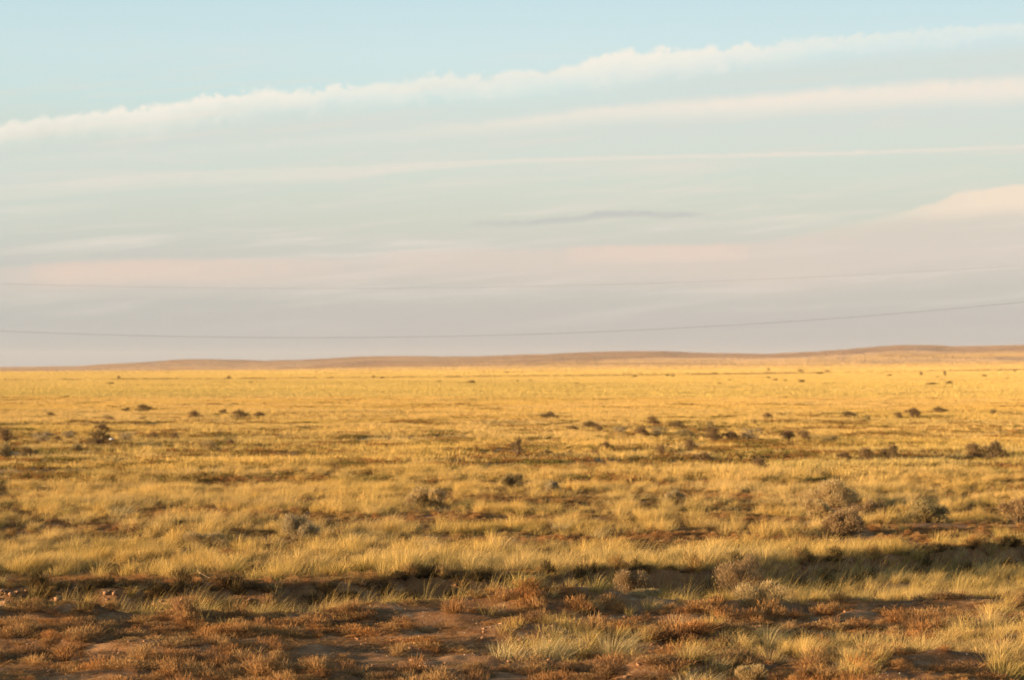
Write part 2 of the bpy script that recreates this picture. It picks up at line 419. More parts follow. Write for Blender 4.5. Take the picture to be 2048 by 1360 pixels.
def dome_leaves(n, w_, d_, h_, size, R=rng, lobes=7, fill=.45, spiky=0.0):
    """leafy sprigs through the volume of an uneven dome made of several lobes"""
    lc = []
    for i in range(lobes):
        a = R.uniform(0, 2 * np.pi); rr = math.sqrt(R.uniform(0, 1)) * .62
        lc.append((math.cos(a) * rr * 1.12, math.sin(a) * rr * 1.12, R.uniform(.12, .72) * (1 - .4 * rr * rr), R.uniform(.24, .40)))
    lc.append((R.uniform(-.15, .15), 0, .5, .40)); lc = np.array(lc)
    k = R.integers(0, len(lc), n); u = R.normal(0, 1, (n, 3)); u /= np.linalg.norm(u, axis=1)[:, None]
    u[:, 2] = np.where(u[:, 2] < -.3, -u[:, 2], u[:, 2])
    rad = lc[k, 3] * (R.uniform(fill, 1.0, n) ** .6) * (1 + .12 * R.normal(0, 1, n))
    P = np.stack([(lc[k, 0] + u[:, 0] * rad) * w_ / 2 * 1.05, (lc[k, 1] + u[:, 1] * rad) * d_ / 2 * 1.05, (lc[k, 2] + u[:, 2] * rad) * h_], -1)
    P[:, 2] = np.maximum(P[:, 2], .02 * R.uniform(0, 1, n))
    dirv = u * np.array([.7, .7, .5]) + np.array([0, 0, .6]) + R.normal(0, .45, (n, 3)); dirv /= np.linalg.norm(dirv, axis=1)[:, None]
    L = size * R.uniform(.6, 1.5, n)[:, None] * (1 + spiky)
    clump = .5 + .5 * np.sin(k * 2.399)
    v, q, t, r = _strips(P, P + dirv * L, size * (.42 - .2 * min(spiky, 1)), R, 1)
    r = np.clip(r * .7 + np.repeat(clump, 4) * .3, 0, 1)
    return v, q, t, r

# prototypes live in collections that are not linked to the scene
def proto_coll(name, meshes):
    c = bpy.data.collections.new(name)
    for i, me in enumerate(meshes):
        o = bpy.data.objects.new('%s_%02d' % (name, i), me); c.objects.link(o)
    return c
def pmesh(name, data, mat):
    v, q, t, r = data; return mesh_np(name, v, q, [mat], {'t': t, 'r': r})

def scatter(name, coll, P, rotz, scl, idx, tint, green, label, cat, tiltx=None):
    n = len(P)
    me = bpy.data.meshes.new(name); me.vertices.add(n); me.vertices.foreach_set('co', np.asarray(P, np.float32).ravel())
    rot = np.zeros((n, 3), np.float32); rot[:, 2] = rotz
    if tiltx is not None: rot[:, :2] = tiltx
    me.attributes.new('rot', 'FLOAT_VECTOR', 'POINT').data.foreach_set('vector', rot.ravel())
    me.attributes.new('scl', 'FLOAT_VECTOR', 'POINT').data.foreach_set('vector', np.asarray(scl, np.float32).ravel())
    me.attributes.new('idx', 'INT', 'POINT').data.foreach_set('value', np.asarray(idx, np.int32))
    me.attributes.new('tint', 'FLOAT_VECTOR', 'POINT').data.foreach_set('vector', np.asarray(tint, np.float32).ravel())
    me.attributes.new('green', 'FLOAT', 'POINT').data.foreach_set('value', np.asarray(green, np.float32))
    me.update()
    o = link(name, me); tag(o, label, cat, kind='stuff')
    t = bpy.data.node_groups.new(name + '_scatter', 'GeometryNodeTree')
    t.interface.new_socket('Geometry', in_out='INPUT', socket_type='NodeSocketGeometry')
    t.interface.new_socket('Geometry', in_out='OUTPUT', socket_type='NodeSocketGeometry')
    N = t.nodes; L = t.links
    gi = N.new('NodeGroupInput'); go = N.new('NodeGroupOutput'); ip = N.new('GeometryNodeInstanceOnPoints')
    ci = N.new('GeometryNodeCollectionInfo'); ci.inputs[0].default_value = coll; ci.inputs['Separate Children'].default_value = True; ci.inputs['Reset Children'].default_value = True
    def at(nm, ty):
        a = N.new('GeometryNodeInputNamedAttribute'); a.data_type = ty; a.inputs[0].default_value = nm; return a.outputs['Attribute']
    L.new(gi.outputs[0], ip.inputs['Points']); L.new(ci.outputs[0], ip.inputs['Instance'])
    ip.inputs['Pick Instance'].default_value = True
    L.new(at('idx', 'INT'), ip.inputs['Instance Index'])
    e = N.new('FunctionNodeEulerToRotation'); L.new(at('rot', 'FLOAT_VECTOR'), e.inputs[0]); L.new(e.outputs[0], ip.inputs['Rotation'])
    L.new(at('scl', 'FLOAT_VECTOR'), ip.inputs['Scale']); L.new(ip.outputs[0], go.inputs[0])
    md = o.modifiers.new('scatter', 'NODES'); md.node_group = t
    return o

# ------------------------------------------------------------ where the shrubs stand
# px, foot row, width px, height px, look, label
NEARS = 'shrubs of the near and middle steppe'; FARS = 'shrubs scattered over the far plain'
S = [
 (1480, 1168, 78, 62, 'brown', 'round brown wiry bush on the ditch edge with dark green shade to its right'),
 (1538, 1208, 112, 50, 'pale', 'wide pale straw bush before the ditch, lower right of the round brown bush'),
 (1256, 1200, 84, 60, 'brown', 'dark brown ragged bush growing out of the ditch left of the round brown bush'),
 (1285, 1212, 66, 28, 'pale', 'low pale spiky bush at the foot of the ragged brown bush in the ditch'),
 (1502, 1372, 56, 44, 'pale', 'pale wiry bush cut by the bottom edge of the picture'),
 (846, 1012, 82, 42, 'pale', 'pale rounded bush left of centre with grey green top and long shadow'),
 (603, 1060, 72, 34, 'grey', 'grey green bush left of centre above the left end of the tall grass band'),
 (412, 1094, 84, 30, 'pale', 'low spreading straw coloured bush below the grey green one at left'),
 (1665, 1004, 112, 46, 'pale', 'largest pale bush at right with grey green crown'),
 (1640, 1034, 66, 34, 'pale', 'pale bush just in front of the largest pale bush'),
 (1692, 1056, 84, 40, 'brown', 'brownish bush at the front of the pale cluster at right'),
 (1738, 1022, 52, 26, 'brown', 'small brown bush at the right end of the pale cluster'),
 (1862, 1040, 92, 36, 'olive', 'wide olive bush between the pale cluster and the right edge'),
 (2038, 1040, 66, 48, 'brown', 'tall brown bush at the right edge of the picture'),
 (1350, 1000, 28, 20, 'grey', 'small bluish grey bush right of centre, alone in golden grass'),
 (1104, 978, 34, 18, 'grey', 'small grey bush low in the grass beneath the upright dark bush'),
 (1026, 966, 42, 20, 'olive', 'low olive bush below the upright dark bush'),
 (1035, 912, 30, 38, 'dark', 'upright dark brown bush standing alone at the centre of the plain'),
 (1092, 908, 40, 9, 'dark', 'flat dark scrub just right of the upright dark bush'),
 (1140, 907, 34, 8, 'dark', 'flat dark scrub, second to the right of the upright dark bush'),
 (1192, 908, 24, 9, 'brown', 'flat brown scrub, third to the right of the upright dark bush'),
 (1213, 893, 28, 13, 'brown', 'small brown bush above the flat scrub right of centre'),
 (1325, 904, 30, 14, 'brown', 'small brown bush right of the flat scrub row'),
 (1100, 835, 36, 13, 'dark', 'wide dark bush by itself far out, right of centre'),
 (1180, 851, 36, 9, 'dark', 'flat dark bush right of and nearer than the lone wide dark one'),
 (1146, 857, 28, 8, 'brown', 'thin brown bush left of and nearer than the flat dark bush'),
 (1200, 861, 24, 11, 'brown', 'brown bush just nearer than the flat dark bush'),
 (1240, 863, 30, 12, 'grey', 'grey bush at the left end of the bush row right of centre'),
 (1307, 847, 30, 15, 'brown', 'brown bush farthest back in the bush row right of centre'),
 (1284, 867, 32, 16, 'brown', 'brown bush nearest in the bush row right of centre'),
 (1316, 866, 28, 15, 'grey', 'grey topped bush touching the nearest brown bush of the row'),
 (1356, 852, 36, 12, 'dark', 'dark low bush in the gap before the long brown hedge'),
 (1366, 868, 40, 12, 'olive', 'olive low bush left of the long brown hedge'),
 (1420, 852, 24, 9, 'olive', 'olive bush above the left end of the long brown hedge'),
 (1428, 876, 40, 22, 'brown', 'left lump of the long brown hedge'),
 (1464, 876, 44, 17, 'brown', 'lower middle lump of the long brown hedge'),
 (1502, 876, 34, 22, 'grey', 'right lump of the long brown hedge, grey on its shaded side'),
 (1510, 848, 10, 10, 'dark', 'tiny round dark bush above the long brown hedge'),
 (1538, 837, 28, 11, 'brown', 'brown bush above and right of the tiny round dark one'),
 (1575, 875, 36, 18, 'brown', 'brown bush right of the long hedge across its shadow'),
 (1610, 876, 34, 15, 'brown', 'brown bush second to the right of the long hedge'),
 (1662, 880, 40, 9, 'olive', 'flat olive scrub trailing right of the two bushes by the hedge'),
 (1697, 834, 32, 12, 'dark', 'dark bush far out at right, left of the two humps'),
 (1735, 840, 16, 10, 'olive', 'small olive bush next to the dark bush far out at right'),
 (1798, 834, 24, 10, 'brown', 'low left hump of the far brown clump at right'),
 (1828, 832, 38, 19, 'brown', 'tall hump of the far brown clump at right'),
 (1879, 824, 32, 10, 'dark', 'flat dark bush right of the far brown clump'),
 (1985, 826, 22, 8, 'olive', 'faint olive bush far out near the right edge'),
 (1382, 889, 30, 11, 'brown', 'brown bush just below the long hedge, left'),
 (1410, 914, 42, 13, 'brown', 'wide low brown bush two rows below the long hedge'),
 (1522, 932, 34, 17, 'brown', 'brown bush alone in golden grass below the long hedge'),
 (1690, 912, 26, 13, 'brown', 'small brown bush at the left end of the dark clump at right'),
 (1736, 910, 40, 15, 'brown', 'middle bush of the dark clump at right'),
 (1783, 910, 40, 22, 'dark', 'darkest bush at the right end of the dark clump at right'),
 (1950, 908, 44, 22, 'brown', 'brown bush near the right edge with a darker neighbour'),
 (1990, 909, 42, 28, 'dark', 'dark bush near the right edge with a brown neighbour'),
 (14, 878, 46, 22, 'brown', 'brown bush cut by the left edge, upper one'),
 (8, 908, 40, 22, 'olive', 'olive bush cut by the left edge, lower one'),
 (58, 906, 44, 13, 'dark', 'flat dark green bush right of the lower left edge bush'),
 (86, 882, 42, 20, 'grey', 'grey bush right of the upper left edge bush'),
 (118, 880, 22, 9, 'brown', 'low brown bush between the grey and the dark bush at left'),
 (138, 872, 16, 12, 'grey', 'small grey bush standing behind the row at left'),
 (200, 884, 46, 24, 'dark', 'largest dark bush of the row at left, a pale scrap at its foot'),
 (206, 860, 34, 15, 'brown', 'brown bush right behind the largest dark bush at left'),
 (256, 880, 32, 17, 'grey', 'blue grey bush right of the largest dark bush at left'),
 (308, 877, 26, 15, 'brown', 'brown bush second to the right of the largest dark bush at left'),
 (352, 876, 24, 11, 'brown', 'brown bush at the right end of the row at left'),
 (152, 896, 34, 9, 'olive', 'flat olive bush in front of the row at left'),
 (218, 840, 32, 12, 'pale', 'pale tan bush far out at left below the two dark dots'),
 (254, 822, 22, 8, 'dark', 'left one of two dark bushes far out at left'),
 (289, 822, 32, 14, 'dark', 'right and larger one of two dark bushes far out at left'),
 (285, 839, 12, 6, 'brown', 'tiny brown bush below the two dark bushes far out at left'),
 (391, 836, 32, 15, 'brown', 'brown bush far out, left of the four in a line'),
 (448, 826, 20, 9, 'dark', 'small dark bush far out between two brown ones'),
 (482, 835, 36, 16, 'dark', 'largest bush of the line far out, left of centre'),
 (520, 832, 30, 11, 'brown', 'brown bush at the right end of the line far out, left of centre'),
 (422, 896, 36, 16, 'pale', 'tan bush in golden grass below the line of bushes, left of centre'),
 (462, 884, 12, 8, 'brown', 'tiny brown bush right behind the tan one, left of centre'),
 (517, 894, 24, 9, 'dark', 'small dark bush right of the tan one, left of centre'),
 (440, 866, 24, 6, 'brown', 'flat brown scrub between the far line and the tan bush'),
 (102, 829, 18, 5, 'dark', 'thin dark scrub far out near the left edge'),
 (132, 795, 22, 4, 'brown', 'thinnest brown scrub far out at left, above the others'),
 (1605, 765, 16, 6, 'dark', 'dark speck of a bush near the horizon, right, just below the dark line'),
 (1860, 769, 34, 4, 'olive', 'flat scrub near the horizon at right, left of a pair'),
 (1896, 768, 20, 6, 'olive', 'flat scrub near the horizon at right, right of a pair'),
 (1843, 751, 7, 7, 'dark', 'small dark bush on the line near the horizon, far right'),
 (1890, 752, 7, 11, 'dark', 'thin upright dark bush on the horizon plain, far right'),
 (943, 766, 18, 6, 'brown', 'brown speck of a bush below the dark line near the centre'),
 (878, 764, 11, 4, 'brown', 'smaller brown speck left of the one near the centre'),
 (222, 768, 18, 4, 'brown', 'flat brown speck below the dark line at far left'),
 (238, 757, 7, 5, 'dark', 'tiny dark bush on the plain above the flat brown speck at left'),
 (459, 757, 9, 5, 'dark', 'tiny dark bush on the dark line left of centre'),
 (1602, 744, 13, 5, 'dark', 'dark bush standing above the line near the horizon, right'),
 (1015, 746, 10, 3, 'brown', 'tiny bush nearest the horizon at the centre'),
]
far_specks = [(748, 755, 8, 4), (765, 757, 8, 4), (1538, 757, 9, 4), (1551, 761, 12, 4), (1572, 762, 10, 3), (1640, 748, 16, 4), (1655, 744, 10, 4), (1270, 754, 12, 4), (1335, 752, 10, 4), (1346, 753, 8, 4),
              (1440, 768, 9, 3), (1460, 761, 9, 3), (1430, 748, 14, 3), (1780, 752, 12, 4), (1970, 753, 12, 4), (2014, 757, 9, 3), (2030, 744, 7, 4), (1875, 755, 9, 3), (1538, 742, 7, 5), (1060, 762, 7, 3), (1155, 768, 13, 3), (1035, 763, 8, 3), (630, 757, 9, 3), (664, 756, 10, 3), (502, 766, 10, 3)]
def shrub_place(px, py, wp, hp):
    g = 0.0 if py > 1060 else .17
    y = (H - g) * F / (py - HOR)
    wm = wp / F * y * (1.3 if py > 1060 else 1.15); dm = wm * .85; y = y + dm * .2
    x = (px - 1024) / F * y
    z = float(terrain(np.array([x]), np.array([y]))[0])
    top = H - (py - hp - HOR) / F * y
    hm = max(top - z, .12) * 1.04
    if hp < wp: wm = max(wm, hm * 1.45); dm = max(dm, hm)
    return x, y, z, wm, dm, hm
SP = np.array([shrub_place(*q[:4])[:2] + (shrub_place(*q[:4])[3],) for q in S if q[1] > 800])
def near_shrub(x, y):
    """grass keeps clear of a shrub's foot and a little before it"""
    r = np.zeros(len(x), bool)
    for sx, sy, sw in SP:
        dx = (x - sx) / (sw * .5 + .1); dy = (y - sy)
        f = .5 * sw + .005 * sy
        r |= (np.abs(dx) < 1) & (dy > -f - .3) & (dy < sw * .35)
    return r

# ------------------------------------------------------------ where things grow
def blob(px, py, cx, cy, rx, ry):
    return np.exp(-(((px - cx) / rx) ** 2 + ((py - cy) / ry) ** 2))
BARE = [(150, 1060, 170, 13), (440, 1030, 190, 13), (480, 1108, 110, 9), (120, 1172, 330, 13), (480, 1178, 230, 12), (900, 1046, 260, 9), (560, 1085, 90, 8),
        (1250, 1078, 420, 10), (1480, 1050, 160, 9), (1900, 1070, 240, 14), (1690, 1078, 150, 8), (560, 912, 80, 6), (600, 1012, 110, 7), (1780, 940, 330, 6), (760, 935, 120, 4),
        (90, 955, 90, 6), (520, 968, 120, 6), (1140, 905, 110, 4), (1250, 966, 200, 6), (1450, 1000, 130, 7), (60, 1000, 100, 6), (950, 1010, 120, 7), (300, 938, 160, 4)]
def bareness(x, y):
    px, py = p_of(x, y)
    wob = 26 * fbm(x / 2.4, y / 2.2, 3, 101)
    b = np.zeros_like(px)
    for c in BARE: b = np.maximum(b, blob(px + wob * 2, py + wob * .25, *c))
    return b
def bank_rel(x, y): return y - np.interp(x, BX, BY) + .55 * fbm(x / 1.5, y * 0 + 2, 3, 41)
def plat_rel(x, y): return y - np.interp(x, PX, PY)

def field(n, d0, d1, azm):
    d = np.sqrt(rng.uniform(d0 * d0, d1 * d1, n)); a = np.radians(rng.uniform(-azm, azm, n))
    return d * np.sin(a), d * np.cos(a)

GOLD = np.array([.74, .495, .155]); PALE = np.array([.70, .51, .23]); OLIVE = np.array([.36, .30, .085]); RUST = np.array([.48, .235, .085]); BROWN = np.array([.22, .13, .07]); HILL = np.array([.62, .43, .25])
def mixc(a, b, f): f = np.clip(f, 0, 1)[:, None]; return a * (1 - f) + b * f

# --- near tufts
R = np.random.default_rng(11)
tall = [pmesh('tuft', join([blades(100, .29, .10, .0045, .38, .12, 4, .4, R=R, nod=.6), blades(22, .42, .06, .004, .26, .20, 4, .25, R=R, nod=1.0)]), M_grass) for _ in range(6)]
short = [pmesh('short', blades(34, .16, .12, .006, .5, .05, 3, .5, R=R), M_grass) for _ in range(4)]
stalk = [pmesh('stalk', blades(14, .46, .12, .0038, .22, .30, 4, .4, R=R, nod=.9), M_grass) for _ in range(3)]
cushion = [pmesh('cushion', join([twigs(70, w_, w_, h_ * 1.2, .0045, R, seg=3), dome_leaves(n_, w_, w_ * .9, h_, l_, R, 7, .35, sp_)]), M_grass) for w_, h_, n_, l_, sp_ in
           [(.36, .10, 520, .014, .5), (.42, .07, 480, .012, .3), (.30, .14, 420, .016, .8), (.5, .06, 620, .013, .6), (.26, .11, 260, .020, .9)]]
litter = [pmesh('litter', (lambda n: _strips(np.stack([R.uniform(-.2, .2, n), R.uniform(-.2, .2, n), R.uniform(0, .015, n)], -1),
                                              np.stack([R.uniform(-.22, .22, n), R.uniform(-.22, .22, n), R.uniform(.005, .07, n)], -1), .005, R, 2))(40), M_grass) for _ in range(3)]
near_c = proto_coll('near_plants', tall + short + stalk + cushion + litter)
def near_field():
    n = 95000
    x, y = field(n, 15, 68, 21)
    # thin with distance past 45 m (individual tufts merge)
    px, py = p_of(x, y); b = bank_rel(x, y); d = np.hypot(x, y)
    bare = bareness(x, y)
    cc = plat_rel(x, y); fg = 1 - sst(cc, -.2, .3)                 # ploughed foreground
    # grassy strips within the foreground
    dry = np.maximum.reduce([blob(px, py, 350, 1232, 480, 13), blob(px, py, 950, 1218, 280, 16), blob(px, py, 1330, 1198, 240, 18), blob(px, py, 1850, 1180, 380, 20)]) * (.6 + .5 * fbm(x / .9, y, 2, 171))
    strip = np.maximum.reduce([blob(px, py, 1100, 1285, 110, 24), blob(px, py, 1240, 1290, 60, 26), blob(px, py, 1540, 1290, 160, 22), blob(px, py, 1800, 1300, 260, 30), blob(px, py, 2000, 1280, 140, 50),
                               blob(px, py, 1420, 1350, 60, 25), blob(px, py, 1720, 1350, 60, 25), blob(px, py, 2020, 1350, 60, 30), blob(px, py, 1980, 1215, 60, 12) * .6, blob(px, py, 520, 1235, 200, 10) * .5])
    u = rng.uniform(0, 1, n)
    cl = fbm(x / .6, y / .6, 3, 111, .6) ; cl2 = fbm(x / 5, y / 3, 3, 115)
    g = .30 + 1.3 * cl + .55 * cl2 - .85 * bare                       # open steppe
    lipband = np.exp(-((b - 1.9) / 1.7) ** 2) * (1 - .75 * blob(px, py, 150, 1170, 330, 30))
    g = g + .35 * lipband * (b > 0) - .9 * blob(px, py, 150, 1168, 520, 22)
    hol = sst(cc, -.3, .2) * (1 - sst(b, -1.4, -.7))
    g = np.where(b < .0, -.1 + .55 * hol + .6 * cl + .25 * (px > 1150), g)
    g = np.where(fg > .5, np.where(px < 950, -.42, -.30) + 1.25 * strip + .45 * cl, g)
    g = np.where(b < -1.0, np.maximum(g, np.where(px < 1100, .42, .85) * dry), g)
    g = np.where((b > -.75) & (b < .05), np.where(px > 1050, .95, .35), g)
    g = np.where((b < -.75) & (px < 1100) & (cc > .9), g - .30, g)
    hollow = (cc > -.2) & (b < 0)
    kind = np.zeros(n, int)          # 0 none,1 tall,2 short,3 stalk,4 cushion,5 litter
    isg = u < np.clip(g, .0, .95)
    kind[isg] = 1
    v = rng.uniform(0, 1, n)
    kind[isg & (v > .38)] = 2
    kind[isg & (v > .95)] = 3
    kind[isg & hollow & (v > .6)] = 3
    lowl = (b < -.2) & (px < 1050) & (fg < .5); kind[isg & lowl & (v > .15)] = 3
    kind[isg & (cc < .8) & (b < 0) & (px < 1050) & (v < .4)] = 2
    rest = ~isg; v2 = rng.uniform(0, 1, n)
    sc = np.clip(.42 + .4 * bare + .35 * fbm(x / .9, y / .8, 2, 121), .03, .8)
    sc = np.where((cc > .2) & (b < .15), np.where(b > -1.5, .92, np.where(px < 1050, .85, .55)), sc)
    sc = np.where(fg > .5, np.clip(.42 + 1.3 * fbm(x / 1.1, y / .8, 3, 125), .0, .9), sc)
    kind[rest & (v2 < sc)] = 4
    kind[rest & (v2 >= sc) & (v2 < sc + .5)] = 5
    keep = (kind > 0) & (rng.uniform(0, 1, n) < np.where(kind == 5, .8, 1))
    keep &= ~((b > -.45) & (b < .12) & (rng.uniform(0, 1, n) < .15) & (kind != 4))
    keep &= ~near_shrub(x, y)
    x, y, b, bare, fg, kind, strip, lipband, cl, cl2, px, py, hollow = [a[keep] for a in (x, y, b, bare, fg, kind, strip, lipband, cl, cl2, px, py, hollow)]
    n = len(x)
    z = terrain(x, y) - .012
    base = {1: (0, 6), 2: (6, 4), 3: (10, 3), 4: (13, 5), 5: (18, 3)}
    idx = np.array([base[k][0] for k in range(1, 6)])[kind - 1] + (rng.uniform(0, 1, n) * np.array([base[k][1] for k in range(1, 6)])[kind - 1]).astype(int)
    s = rng.uniform(.5, 1.05, n) * np.where(kind == 1, .78 + .35 * cl + .12 * lipband, 1)
    s = np.where((fg > .5) & (kind < 4), s * .85, s); s = np.where((fg > .5) & (kind == 4), s * rng.uniform(.4, 2.1, n), s); s = np.where(kind == 5, s * rng.uniform(.8, 1.8, n), s)
    hz = np.where(kind >= 4, rng.uniform(.35, 1.1, n), rng.uniform(.8, 1.2, n))
    s = np.where(hollow & (kind < 4) & (b < -.75), s * .72, s); onb = (b > -1.3) & (b < .2) & (kind == 4); s = np.where(onb, rng.uniform(.6, 1.5, n), s); hz = np.where(onb, rng.uniform(.8, 1.9, n), hz)
    scl = np.stack([s, s, s * hz], -1)
    tn = fbm(x / 3, y / 2.4, 3, 131) + rng.normal(0, .25, n)
    tint = mixc(GOLD[None], PALE[None], .35 + .6 * tn)
    tint = mixc(tint, OLIVE[None], .0 + .55 * fbm(x / 4, y / 3, 3, 135) + .25 * strip + .2 * lipband)
    rust = mixc(RUST[None], BROWN[None], .35 + .8 * fbm(x / 1.2, y / 1, 2, 141) + rng.normal(0, .2, n))
    rust = mixc(rust, np.array([[.50, .32, .14]]), rng.uniform(-.4, .8, n))
    rust = np.where(((bare < .5) & (fg < .5))[:, None], rust * .6 + np.array([[.14, .10, .035]]), rust)
    ditch_shade = ((b > -1.5) & (b < .2) & (rng.uniform(0, 1, n) < .75))[:, None]
    rust = np.where(ditch_shade, np.array([[.12, .085, .04]]), rust)  # ditch shadow put into the tint: most scrub on the bank is darkened
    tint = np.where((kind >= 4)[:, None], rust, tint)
    tint = tint * rng.uniform(.85, 1.12, n)[:, None]
    green = np.clip(.14 + .5 * fbm(x / 2.5, y / 2, 2, 145) + .25 * strip + .45 * lipband * (kind < 3) + rng.normal(0, .15, n), 0, 1)
    green = np.where(kind >= 4, .0, green)
    green = np.where(hollow, green * .5, green)
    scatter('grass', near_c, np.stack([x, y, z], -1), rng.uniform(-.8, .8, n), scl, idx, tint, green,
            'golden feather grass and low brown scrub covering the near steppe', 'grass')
near_field()

# --- patches for the middle distance and beyond
def patch(rad, ntuft, per, h, wid, spread, lean=.3, seg=2, R=R):
    parts = []
    a = R.uniform(0, 2 * np.pi, ntuft); rr = rad * np.sqrt(R.uniform(0, 1, ntuft))
    for i in range(ntuft):
        v, q, t, r = blades(per, h * R.uniform(.55, 1.2), spread, wid, lean, .10, seg, .35, R=R)
        parts.append((v + np.array([rr[i] * math.cos(a[i]), rr[i] * math.sin(a[i]), 0]), q, t, r * .6 + .4 * R.uniform()))
    return join(parts)
def spatch(rad, k, w_, h_, size, R=R, nl=60):
    parts = []
    for i in range(k):
        a = R.uniform(0, 2 * np.pi); rr = rad * math.sqrt(R.uniform(0, 1)); s = R.uniform(.6, 1.3)
        v, q, t, r = dome_leaves(nl, w_ * s, w_ * s, h_ * s, size, R, 4)
        parts.append((v + np.array([rr * math.cos(a), rr * math.sin(a), 0]), q, t, r))
    return join(parts)

def far_field(name, n, d0, d1, azm, protos, protos_s, tintf, scat_noise, label, hs=1.0):
    x, y = field(n, d0, d1, azm)
    coll = proto_coll(name + '_protos', protos + protos_s)
    kp, scl, tint, green, isg = tintf(x, y)
    x, y, scl, tint, green, isg = [a[kp] for a in (x, y, scl, tint, green, isg)]
    n = len(x); z = terrain(x, y)
    idx = np.where(isg, rng.integers(0, len(protos), n), len(protos) + rng.integers(0, max(1, len(protos_s)), n))
    scatter(name, coll, np.stack([x, y, z - .02], -1), rng.uniform(-.7, .7, n), scl, idx, tint, green, label, 'grass')

def t_mid(x, y):
    n = len(x); bare = bareness(x, y); cl = fbm(x / 2.6, y / 4, 3, 151); cl2 = fbm(x / 16, y / 14, 3, 155)
    sm = sst(np.hypot(x, y), 80, 170)
    g = .42 + .46 * sm + (1.0 - .35 * sst(np.hypot(x, y), 70, 110)) * cl * (1 - .55 * sm) + .35 * cl2 - .9 * bare
    isg = rng.uniform(0, 1, n) < np.clip(g, .05, 1)
    keep = isg | (rng.uniform(0, 1, n) < .97)
    s = rng.uniform(.75, 1.15, n) * np.where(isg, 1 + .25 * cl, 1)
    scl = np.stack([s, s, s * rng.uniform(.8, 1.2, n)], -1)
    tint = mixc(GOLD[None], PALE[None], .25 + .6 * fbm(x / 9, y / 9, 3, 161) + rng.normal(0, .15, n))
    tint = mixc(tint, OLIVE[None], .10 * (1 - sm) + .4 * fbm(x / 14, y / 18, 3, 165))
    tint = np.where(isg[:, None], tint, mixc(RUST[None] * .8, OLIVE[None] * .7, rng.uniform(0, 1, n)))
    green = np.where(isg, np.clip(.18 + .5 * cl2 + rng.normal(0, .15, n), 0, 1), 0)
    return keep & ~(near_shrub(x, y) & isg), scl, tint * rng.uniform(.9, 1.1, n)[:, None], green, isg
far_field('grass', 24000, 62, 230, 19, [pmesh('p', patch(.95, 24, 16, .20, .011, .10), M_grass) for _ in range(5)],
          [pmesh('s', spatch(.9, 16, .35, .13, .045), M_grass) for _ in range(3)], t_mid, 0, 'golden grass of the middle distance with brown gaps')
def t_far(x, y):
    n = len(x); d = np.hypot(x, y); cl2 = fbm(x / 30, y / 60, 3, 175)
    isg = rng.uniform(0, 1, n) < np.clip(.95 + .35 * cl2, .6, 1.0)
    s = rng.uniform(.8, 1.15, n); scl = np.stack([s, s, rng.uniform(.8, 1.15, n) * np.where(isg, 1, .8)], -1)
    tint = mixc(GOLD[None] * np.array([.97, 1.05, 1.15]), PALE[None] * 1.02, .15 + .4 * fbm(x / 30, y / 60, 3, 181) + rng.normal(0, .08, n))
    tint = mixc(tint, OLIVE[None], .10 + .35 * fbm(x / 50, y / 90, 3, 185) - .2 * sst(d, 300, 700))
    tint = np.where(isg[:, None], tint, BROWN[None] * 1.4)
    return np.ones(n, bool), scl, tint, np.where(isg, .25, 0), isg
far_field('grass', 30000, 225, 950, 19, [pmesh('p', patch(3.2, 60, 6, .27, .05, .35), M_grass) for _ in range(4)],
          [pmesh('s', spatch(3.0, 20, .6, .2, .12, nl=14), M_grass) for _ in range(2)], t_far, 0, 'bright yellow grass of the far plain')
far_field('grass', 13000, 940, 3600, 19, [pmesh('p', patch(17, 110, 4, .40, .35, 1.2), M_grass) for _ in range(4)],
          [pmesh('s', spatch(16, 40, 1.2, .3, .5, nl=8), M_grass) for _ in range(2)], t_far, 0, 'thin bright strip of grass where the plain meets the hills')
def t_hill(x, y):
    n = len(x); d = np.hypot(x, y); az = np.arctan2(x, y)
    k = fbm(az * 14, d / 260, 4, 191) + .35 * (vn(az * 9, d / 700, 3) > .25); hi = sst(d, 5200, 6300)
    tint = mixc(HILL[None], np.array([[.33, .21, .13]]), .1 * hi + .9 * sst(k + .25 * hi, .12, .40) + .45 * hi)
    tint = mixc(tint, GOLD[None] * .85 + .02, np.clip(1 - sst(d, 3300, 5400) + .6 * fbm(az * 8, d / 400, 3, 195) * sst(d, 3200, 3600), 0, 1))
    s = rng.uniform(.8, 1.2, n)
    return np.ones(n, bool), np.stack([s, s, s], -1), tint, np.zeros(n), np.ones(n, bool)
far_field('hill_grass', 9000, 3200, 7500, 19, [pmesh('p', patch(55, 150, 4, 1.1, 1.3, 4), M_grass) for _ in range(4)], [], t_hill, 0, 'tan dry grass covering the low far hills')

